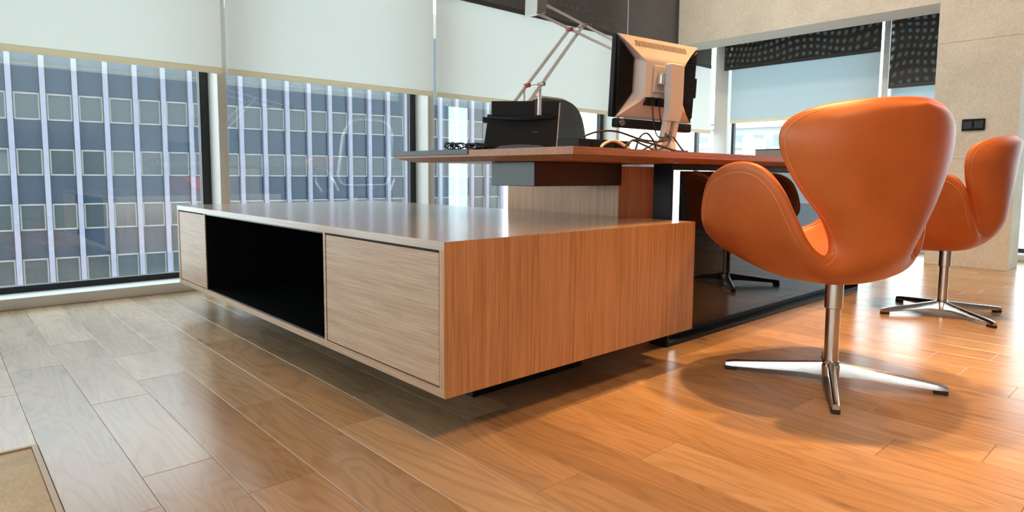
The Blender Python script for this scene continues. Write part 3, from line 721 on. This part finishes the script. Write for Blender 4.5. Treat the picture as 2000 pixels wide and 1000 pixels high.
def neck_rows(rows):
    v = []; f = []
    for x, y, z, hw, hd in rows: v += [(x - hw, y - hd, z), (x + hw, y - hd, z), (x + hw, y + hd, z), (x - hw, y + hd, z)]
    for i in range(len(rows) - 1):
        for j in range(4): f.append((i * 4 + j, i * 4 + (j + 1) % 4, (i + 1) * 4 + (j + 1) % 4, (i + 1) * 4 + j))
    f += [(3, 2, 1, 0), tuple((len(rows) - 1) * 4 + j for j in range(4))]
    return MB().add(v, f)
zt = dz1 - 0.958
nk = neck_rows([(0.002, -0.085, 0.052, 0.026, 0.008), (0.002, -0.086, 0.047, 0.032, 0.014), (0.006, -0.088, -0.112, 0.032, 0.014), (-0.002, -0.088, -0.145, 0.030, 0.013)])
obj('neck', nk.move(A), SILVER, mon, angle=20)
ft = MB()
for s in (-1, 1):
    ft.add(neck_rows([(-0.002 + s * 0.020, -0.088, -0.146, 0.010, 0.011), (-0.018 + s * 0.021, -0.090, -0.215, 0.010, 0.011)]).v, neck_rows([(0, 0, 0, 1, 1), (0, 0, 1, 1, 1)]).f)
ft.add(neck_rows([(-0.018, -0.090, -0.2155, 0.032, 0.012), (-0.032, -0.090, zt + 0.014, 0.040, 0.022)]).v, neck_rows([(0, 0, 0, 1, 1), (0, 0, 1, 1, 1)]).f)
obj('neck_foot', ft.move(A), SILVER, mon, angle=20)
obj('stand_base', MB().box(1.83, 1.985, 1.275, 1.425, dz1, dz1 + 0.012, 0.004), SILVER, mon)
sb = obj('soundbar', MB().box(-0.185, 0.185, -0.02, 0.018, -H2 - 0.036, -H2 - 0.004, 0.006).move(A), BLACKPLASTIC, mon)
obj('knob', MB().tube([A @ Vector((-0.172, -0.0205, -H2 - 0.02)), A @ Vector((-0.172, -0.027, -H2 - 0.02))], 0.011, 16), CHROME, sb)

# ------------------------------------------------------------------ printer, router, cables
pr = thing('printer', 'black desktop printer seen from behind at the end of the desk', 'printer', (1.52, 1.625, dz1), math.radians(43 - 90))
obj('body', MB().prism([(-0.128, 0, 0), (0.126, 0, 0), (0.112, 0.17, 0), (-0.112, 0.17, 0)], [(-0.112, 0.012, 0.128), (0.136, 0.012, 0.128), (0.118, 0.17, 0.128), (-0.10, 0.17, 0.128)]), BLACKPLASTIC, pr, True, angle=20)
obj('paper_support', MB().box(-0.103, 0.048, 0.03, 0.06, 0.1285, 0.178, 0.003), BLACKPLASTIC, pr, True)
obj('side_tower', MB().box(0.074, 0.137, 0.014, 0.12, 0.1285, 0.176, 0.003), BLACKPLASTIC, pr, True)
v = []
for q in range(15):
    t_ = q / 14; x = -0.115 + 0.245 * t_; dp = 0.030 * math.sin(PI * t_) + 0.004; z = 0.126 - 0.010 * math.sin(PI * t_)
    v += [(x, 0.013, z + 0.005), (x, 0.012 - dp, z), (x, 0.012 - dp, z - 0.008), (x, 0.013, z - 0.008)]
f = [(i * 4 + q, i * 4 + (q + 1) % 4, (i + 1) * 4 + (q + 1) % 4, (i + 1) * 4 + q) for i in range(14) for q in range(4)] + [(3, 2, 1, 0), (56, 57, 58, 59)]
obj('shelf_lip', MB().add(v, f), BLACKPLASTIC, pr, True, angle=30)
obj('side_latch', MB().box(-0.133, -0.1125, 0.02, 0.06, 0.103, 0.122, 0.002), BLACKPLASTIC, pr, True)
tray = [(-0.090, 0), (-0.086, 0.012), (-0.066, 0.024), (0.0, 0.030), (0.07, 0.026), (0.098, 0.012), (0.102, 0)]
obj('tray', MB().prism([(x, 0.0005, z) for x, z in tray], [(x, -0.030, z * 0.85) for x, z in tray]), DRAWERPAINT, pr, True, angle=40)
obj('port', MB().box(0.042, 0.062, 0.002, 0.010, 0.066, 0.072), BLACKLAM, pr, True)
obj('edge_strip', MB().prism([(0.124, -0.001, 0.004), (0.1275, -0.001, 0.004), (0.1275, 0.004, 0.004), (0.124, 0.004, 0.004)], [(0.134, 0.010, 0.17), (0.1375, 0.010, 0.17), (0.1375, 0.0135, 0.17), (0.134, 0.0135, 0.17)]), pmat('grey_plastic_edge', (0.45, 0.43, 0.40), 0.4), pr, True)

rt = thing('cable_box', 'flat black box under the cable tangle at the desk corner', 'electronics', (1.62, 1.36, dz1))
obj('case', MB().box(1.50, 1.755, 1.335, 1.43, dz1, dz1 + 0.037, 0.003), BLACKPLASTIC, rt)
for x in (1.56, 1.62, 1.68): obj('socket', MB().box(x, x + 0.03, 1.3325, 1.3349, dz1 + 0.008, dz1 + 0.026), BLACKLAM, rt)

def cable(pts, r, label, mat=CABLE, grp=None, parent=None):
    mb = MB().tube(catmull(pts, 7), r, 6)
    if parent is not None:
        o = obj('lead', mb, mat, parent); o['label'] = label; return o
    return tag(obj('cable', mb, mat), label, 'cable', grp)
zd = dz1 + 0.0038
nb = A @ Vector((-0.012, -0.10, -0.20))
nb = (nb.x, nb.y - 0.004, nb.z)
pv = A @ Vector((-0.067, -0.058, -0.09)); pw = A @ Vector((-0.034, -0.058, -0.09))
LEADS = [([(1.50, 1.318, dz1 + 0.041), (1.56, 1.312, dz1 + 0.058), (1.64, 1.30, dz1 + 0.062), (1.75, 1.28, zd + 0.036), (1.84, 1.262, zd + 0.034), nb], 0.0035, 'black lead arching highest over the flat box to the monitor neck'),
         ([(1.72, 1.258, zd), (1.76, 1.258, zd + 0.014), (1.82, 1.258, zd + 0.036), (nb[0] - 0.01, nb[1] - 0.003, nb[2] + 0.004)], 0.0032, 'thin black lead rising from the desk to the neck slot'),
         ([(1.77, 1.235, zd), (1.80, 1.242, zd + 0.006), (1.85, 1.248, zd + 0.022), (nb[0] - 0.012, nb[1] - 0.006, nb[2] - 0.006)], 0.0032, 'black lead lying closest to the monitor foot'),
         ([(1.925, 1.232, zd), (1.915, 1.24, zd + 0.014), (nb[0], nb[1] - 0.008, nb[2])], 0.0032, 'short black tail below the neck slot'),
         ([(pv.x, pv.y, pv.z), (pv.x - 0.002, pv.y - 0.006, pv.z - 0.05), (pv.x + 0.015, pv.y - 0.01, pv.z - 0.105), (1.852, 1.268, zd + 0.047), (nb[0] - 0.004, nb[1], nb[2] + 0.012)], 0.0026, 'black lead drooping from the left plug'),
         ([(pw.x, pw.y, pw.z), (pw.x, pw.y - 0.006, pw.z - 0.045), (pw.x + 0.012, pw.y - 0.012, pw.z - 0.085), (1.872, 1.262, zd + 0.052), (nb[0] - 0.002, nb[1] + 0.001, nb[2] + 0.02)], 0.0026, 'black lead drooping from the right plug')]
for p_, r__, q_ in LEADS: cable(p_, r__, q_, parent=mon)
cable([(1.56, 1.205, zd), (1.60, 1.205, zd + 0.026), (1.68, 1.203, zd + 0.020), (1.76, 1.203, zd + 0.010), (1.83, 1.203, zd), (1.90, 1.204, zd)], 0.0038, 'thick black cable snaking low along the front edge of the desk', grp='loose black cables on the desk')
cable([(1.645, 1.228, zd), (1.665, 1.226, zd + 0.040), (1.70, 1.226, zd + 0.052), (1.735, 1.226, zd + 0.030), (1.75, 1.224, zd)], 0.0032, 'short black cable standing in a loop right of the white cable', grp='loose black cables on the desk')
cable([(1.635, 1.252, zd), (1.66, 1.255, zd + 0.028), (1.705, 1.246, zd + 0.018), (1.76, 1.244, zd + 0.003), (1.79, 1.258, zd)], 0.0032, 'thin black cable sagging to the desk in front of the flat black box', grp='loose black cables on the desk')
cable([(1.485, 1.235, zd + 0.001), (1.505, 1.24, zd + 0.012), (1.54, 1.24, zd + 0.023), (1.575, 1.24, zd + 0.020), (1.61, 1.235, zd + 0.005), (1.62, 1.23, zd + 0.001)], 0.0045, 'cream white cable bent into an arch on the desk corner', CREAM)
def coil(cx, cy, label, seed, h):
    rnd = random.Random(seed); pts = []
    for i in range(34):
        a = i * 1.05; k_ = 0.75 + 0.3 * rnd.random()
        pts.append((cx + 0.022 * k_ * math.cos(a * 0.7 + seed), cy + 0.036 * k_ * math.cos(a), dz1 + 0.0075 + h * (0.5 + 0.5 * math.sin(a)) * k_))
    o = obj('cable_coil', MB().tube(catmull(pts, 5), 0.0026, 6), CABLE); tag(o, label, 'cable')
coil(1.35, 1.775, 'tangled coil of black cable on the desk edge, farther from the printer', 2, 0.024)
coil(1.37, 1.685, 'small loose loop of black cable lying beside the black printer', 5, 0.019)

bx = thing('document_box', 'grey box with dark lid standing on the desk behind the near chair', 'box', (3.83, 1.78, dz1))
obj('case', MB().box(3.745, 3.93, 1.705, 1.90, dz1, dz1 + 0.080, 0.002), GREYBOX, bx)
obj('lid', MB().box(3.743, 3.932, 1.703, 1.902, dz1 + 0.0805, dz1 + 0.085, 0.001), BLACKPLASTIC, bx)

# ------------------------------------------------------------------ desk lamp with twin-rod arms
lp = thing('desk_lamp', 'silver balanced-arm desk lamp with twin rods and red joints', 'lamp', (1.86, 1.9, dz1))
LY = 1.9
obj('base', MB().lathe([(0.052, 0), (0.055, 0.004), (0.055, 0.085), (0.050, 0.092)], (1.86, LY, dz1)), BLACKPLASTIC, lp)
def bar(p, q, wd=0.010, th=0.005):
    p, q = Vector(p), Vector(q); d = (q - p).normalized(); y = Vector((0, 1, 0)); n_ = d.cross(y).normalized()
    a = [p + n_ * wd / 2 + y * th / 2, p + n_ * wd / 2 - y * th / 2, p - n_ * wd / 2 - y * th / 2, p - n_ * wd / 2 + y * th / 2]
    return MB().prism(a, [x_ + (q - p) for x_ in a])
P1, P2, E1, E2 = (1.897, LY, 0.992), (1.812, LY, 0.978), (2.149, LY, 1.268), (2.060, LY, 1.237)
H1, H2_ = (1.886, LY, 1.315), (1.845, LY, 1.272)
def ext(a, b, k): return tuple(Vector(b) + (Vector(b) - Vector(a)) * k)
o1 = (0, 0.006, 0)
obj('upright', MB().tube([(1.892, LY + 0.010, dz1 + 0.09), (P1[0], LY + 0.010, P1[2] + 0.004)], 0.0075, 8), LAMPGREY, lp)
obj('upright', MB().tube([(1.806, LY + 0.010, dz1 + 0.085), (P2[0] - 0.006, LY + 0.010, P2[2] + 0.006)], 0.006, 8), LAMPGREY, lp)
obj('lower_rod', bar(ext(E1, P1, 0.32), E1, 0.013, 0.007), LAMPGREY, lp)
obj('lower_rod', bar(ext(E2, P2, 0.30), E2, 0.012, 0.007), LAMPGREY, lp)
dy_ = lambda p, d: (p[0], p[1] + d, p[2])
obj('upper_rod', bar(dy_(H1, -0.009), dy_(ext(H1, E1, 0.95), -0.009), 0.010, 0.006), LAMPGREY, lp)
obj('upper_rod', bar(dy_(H2_, -0.009), dy_(ext(H2_, E2, 1.40), -0.009), 0.010, 0.006), LAMPGREY, lp)
for p in (P1, E1): obj('joint', MB().tube([(p[0], LY - 0.016, p[2]), (p[0], LY + 0.018, p[2])], 0.0085, 12), CHROME, lp)
for p in (P2, E2): obj('joint', MB().tube([(p[0], LY - 0.017, p[2]), (p[0], LY + 0.012, p[2])], 0.0085, 12), RED, lp)['label'] = 'red joint cap'
for p, q in ((P2, P1), (E2, E1)): obj('tie_wire', MB().tube([p, q], 0.002, 6), LAMPGREY, lp)
e1 = ext(H1, E1, 0.95)
obj('counterweight', MB().box(e1[0] - 0.01, e1[0] + 0.07, LY - 0.03, LY + 0.012, e1[2] - 0.06, e1[2] + 0.01, 0.004), BLACKPLASTIC, lp)
obj('counterweight', MB().box(1.70, 1.80, LY - 0.02, LY + 0.02, 0.84, 0.895, 0.004), BLACKPLASTIC, lp)
hd = [(1.832, 1.262), (1.880, 1.274), (1.898, 1.34), (1.836, 1.36)]
obj('head', MB().prism([(x, LY - 0.035, z) for x, z in hd], [(x, LY + 0.035, z) for x, z in hd]), CHROME, lp, angle=10)
obj('head_rim', MB().prism([(1.826, LY - 0.038, 1.256), (1.884, LY - 0.038, 1.270), (1.884, LY - 0.038, 1.2735), (1.826, LY - 0.038, 1.2615)], [(1.826, LY + 0.038, 1.256), (1.884, LY + 0.038, 1.270), (1.884, LY + 0.038, 1.2735), (1.826, LY + 0.038, 1.2615)]), CHROME, lp)

# ------------------------------------------------------------------ outside
setting('ground', (0, 0, -16), mb=MB().box(-200, 400, -200, 400, -0.5, 0), mat=STREET)
# storeys of our own building under and over this room
setting('wall_outer', mb=MB().box(XL - 8, XR + 0.2, YF - 6, YW + 0.2, -15.95, -0.17), mat=BRICK)
setting('roof', mb=MB().box(XL - 8, XR + 0.35, YF - 6, YW + 0.35, ZC + 0.21, ZC + 3.4), mat=BRICK)
DF = 48.0
fx, fy, ux, uy = 0.0798 * DF, DF, 0.0333 * DF, -0.0037 * DF
Ud = Vector((ux, uy, 0)); SP = Ud.length; Un = Ud.normalized(); Nn = Vector((Un.y, -Un.x, 0))   # Nn points to the viewer
ang = math.atan2(uy, ux)
ob = thing('office_building', 'office block across the street with pale vertical fins and square windows', 'building', (fx, fy, -16), ang)
# local frame: x along facade, y away from us, z from the ground
I0, I1 = -5, 22
fm = {}
def fpart(name, mb_key, make, mat, parent, loc):
    if mb_key not in fm: fm[mb_key] = make().mesh(name, mat, False)
    o = D.objects.new(name, fm[mb_key]); C.objects.link(o); o.parent = parent; o.location = loc; return o
Z0 = 16 + 0.62
body = obj('wall', MB().box(I0 * SP, I1 * SP, 0.32, 14, 0, 30), BRICK, ob, True)
for i in range(I0, I1 + 1):
    fpart('fin', 'fin', lambda: MB().box(-0.135, 0.135, -0.12, 0.32, 0, 30, 0), FIN, ob, (i * SP, 0, 0))
FP = 0.0695 * DF; WH = 0.0335 * DF
hw = SP / 2 - 0.135 - 0.04
up = MB()
for j in range(-4, 3):
    zc = Z0 + 0.0808 * DF + j * FP
    for i in range(I0, I1):
        xc = (i + 0.5) * SP
        if -4 <= j <= 0 and i >= -3:
            fpart('spandrel', 'sp', lambda: MB().box(-hw - 0.03, hw + 0.03, 0.26, 0.318, -FP + WH / 2 + 0.02, -WH / 2 - 0.02), SPANDREL, ob, (xc, 0, zc))
            wf = fpart('window', 'wf', lambda: MB().box(-hw, hw, 0.20, 0.318, WH / 2 - 0.09, WH / 2).box(-hw, hw, 0.20, 0.318, -WH / 2, -WH / 2 + 0.09).box(-hw, -hw + 0.08, 0.20, 0.318, -WH / 2 + 0.09, WH / 2 - 0.09).box(hw - 0.08, hw, 0.20, 0.318, -WH / 2 + 0.09, WH / 2 - 0.09), FRAMEW, ob, (xc, 0, zc))
            fpart('pane', 'pn', lambda: MB().box(-hw + 0.08, hw - 0.08, 0.27, 0.318, -WH / 2 + 0.09, WH / 2 - 0.09), FPANE, wf, (0, 0, 0))
        elif j > 0:
            up.box(xc - hw, xc + hw, 0.27, 0.318, zc - WH / 2, zc + WH / 2).box(xc - hw, xc + hw, 0.26, 0.318, zc - FP + WH / 2 + 0.05, zc - WH / 2 - 0.05)
o = obj('upper_glazing', up, SPANDREL, ob, True, smooth=False); o['kind'] = 'stuff'

def house(label, x, y, w_, d_, h, mat, rz=0, rows=2, cols=6, roofm=None):
    t = thing('house', label, 'building', (x, y, -16), rz, 'city buildings beyond the right windows')
    H = 16 + h
    obj('wall', MB().box(-w_ / 2, w_ / 2, -d_ / 2, d_ / 2, 0, H), mat, t, True)
    obj('roof', MB().box(-w_ / 2 - 0.3, w_ / 2 + 0.3, -d_ / 2 - 0.3, d_ / 2 + 0.3, H, H + 0.5), roofm or ROOFW, t, True)
    for r in range(rows):
        for c in range(cols):
            y_ = -d_ / 2 + d_ * (c + 0.5) / cols
            fpart('window', 'hw', lambda: MB().box(-0.06, 0.02, -0.7, 0.7, -0.8, 0.8), WALLB, t, (-w_ / 2, y_, H - 1.8 - r * 3.2))
house('long white flat-roofed building low outside the corner window', 62, 37, 14, 12, 3.2, WALLW, 0.1, 1, 4)
house('grey terrace with a row of small windows on the skyline', 95, 48, 12, 26, 7.6, WALLG, 0.05, 2, 9)
house('small blue tower on the skyline beside the corner post', 120, 70, 5, 3.6, 11.0, WALLB, 0, 2, 2)
house('pinkish brick building below the monitor', 66, 58, 10, 10, 2.6, WALLP, 0.2, 1, 4)
house('pale block with pink upper wall right of the white roof', 66, 21, 10, 8, 5.0, WALLP, 0, 1, 3)
house('long pale apartment row behind the monitor stand', 84, 84, 20, 14, 4.5, WALLW, -0.3, 2, 6)
house('low white hall filling the view under the desk', 40, 26, 24, 24, -3.5, WALLW, 0.1, 1, 5)
house('far grey block on the horizon behind the blind', 140, 45, 12, 20, 14.0, WALLG, 0, 2, 6)
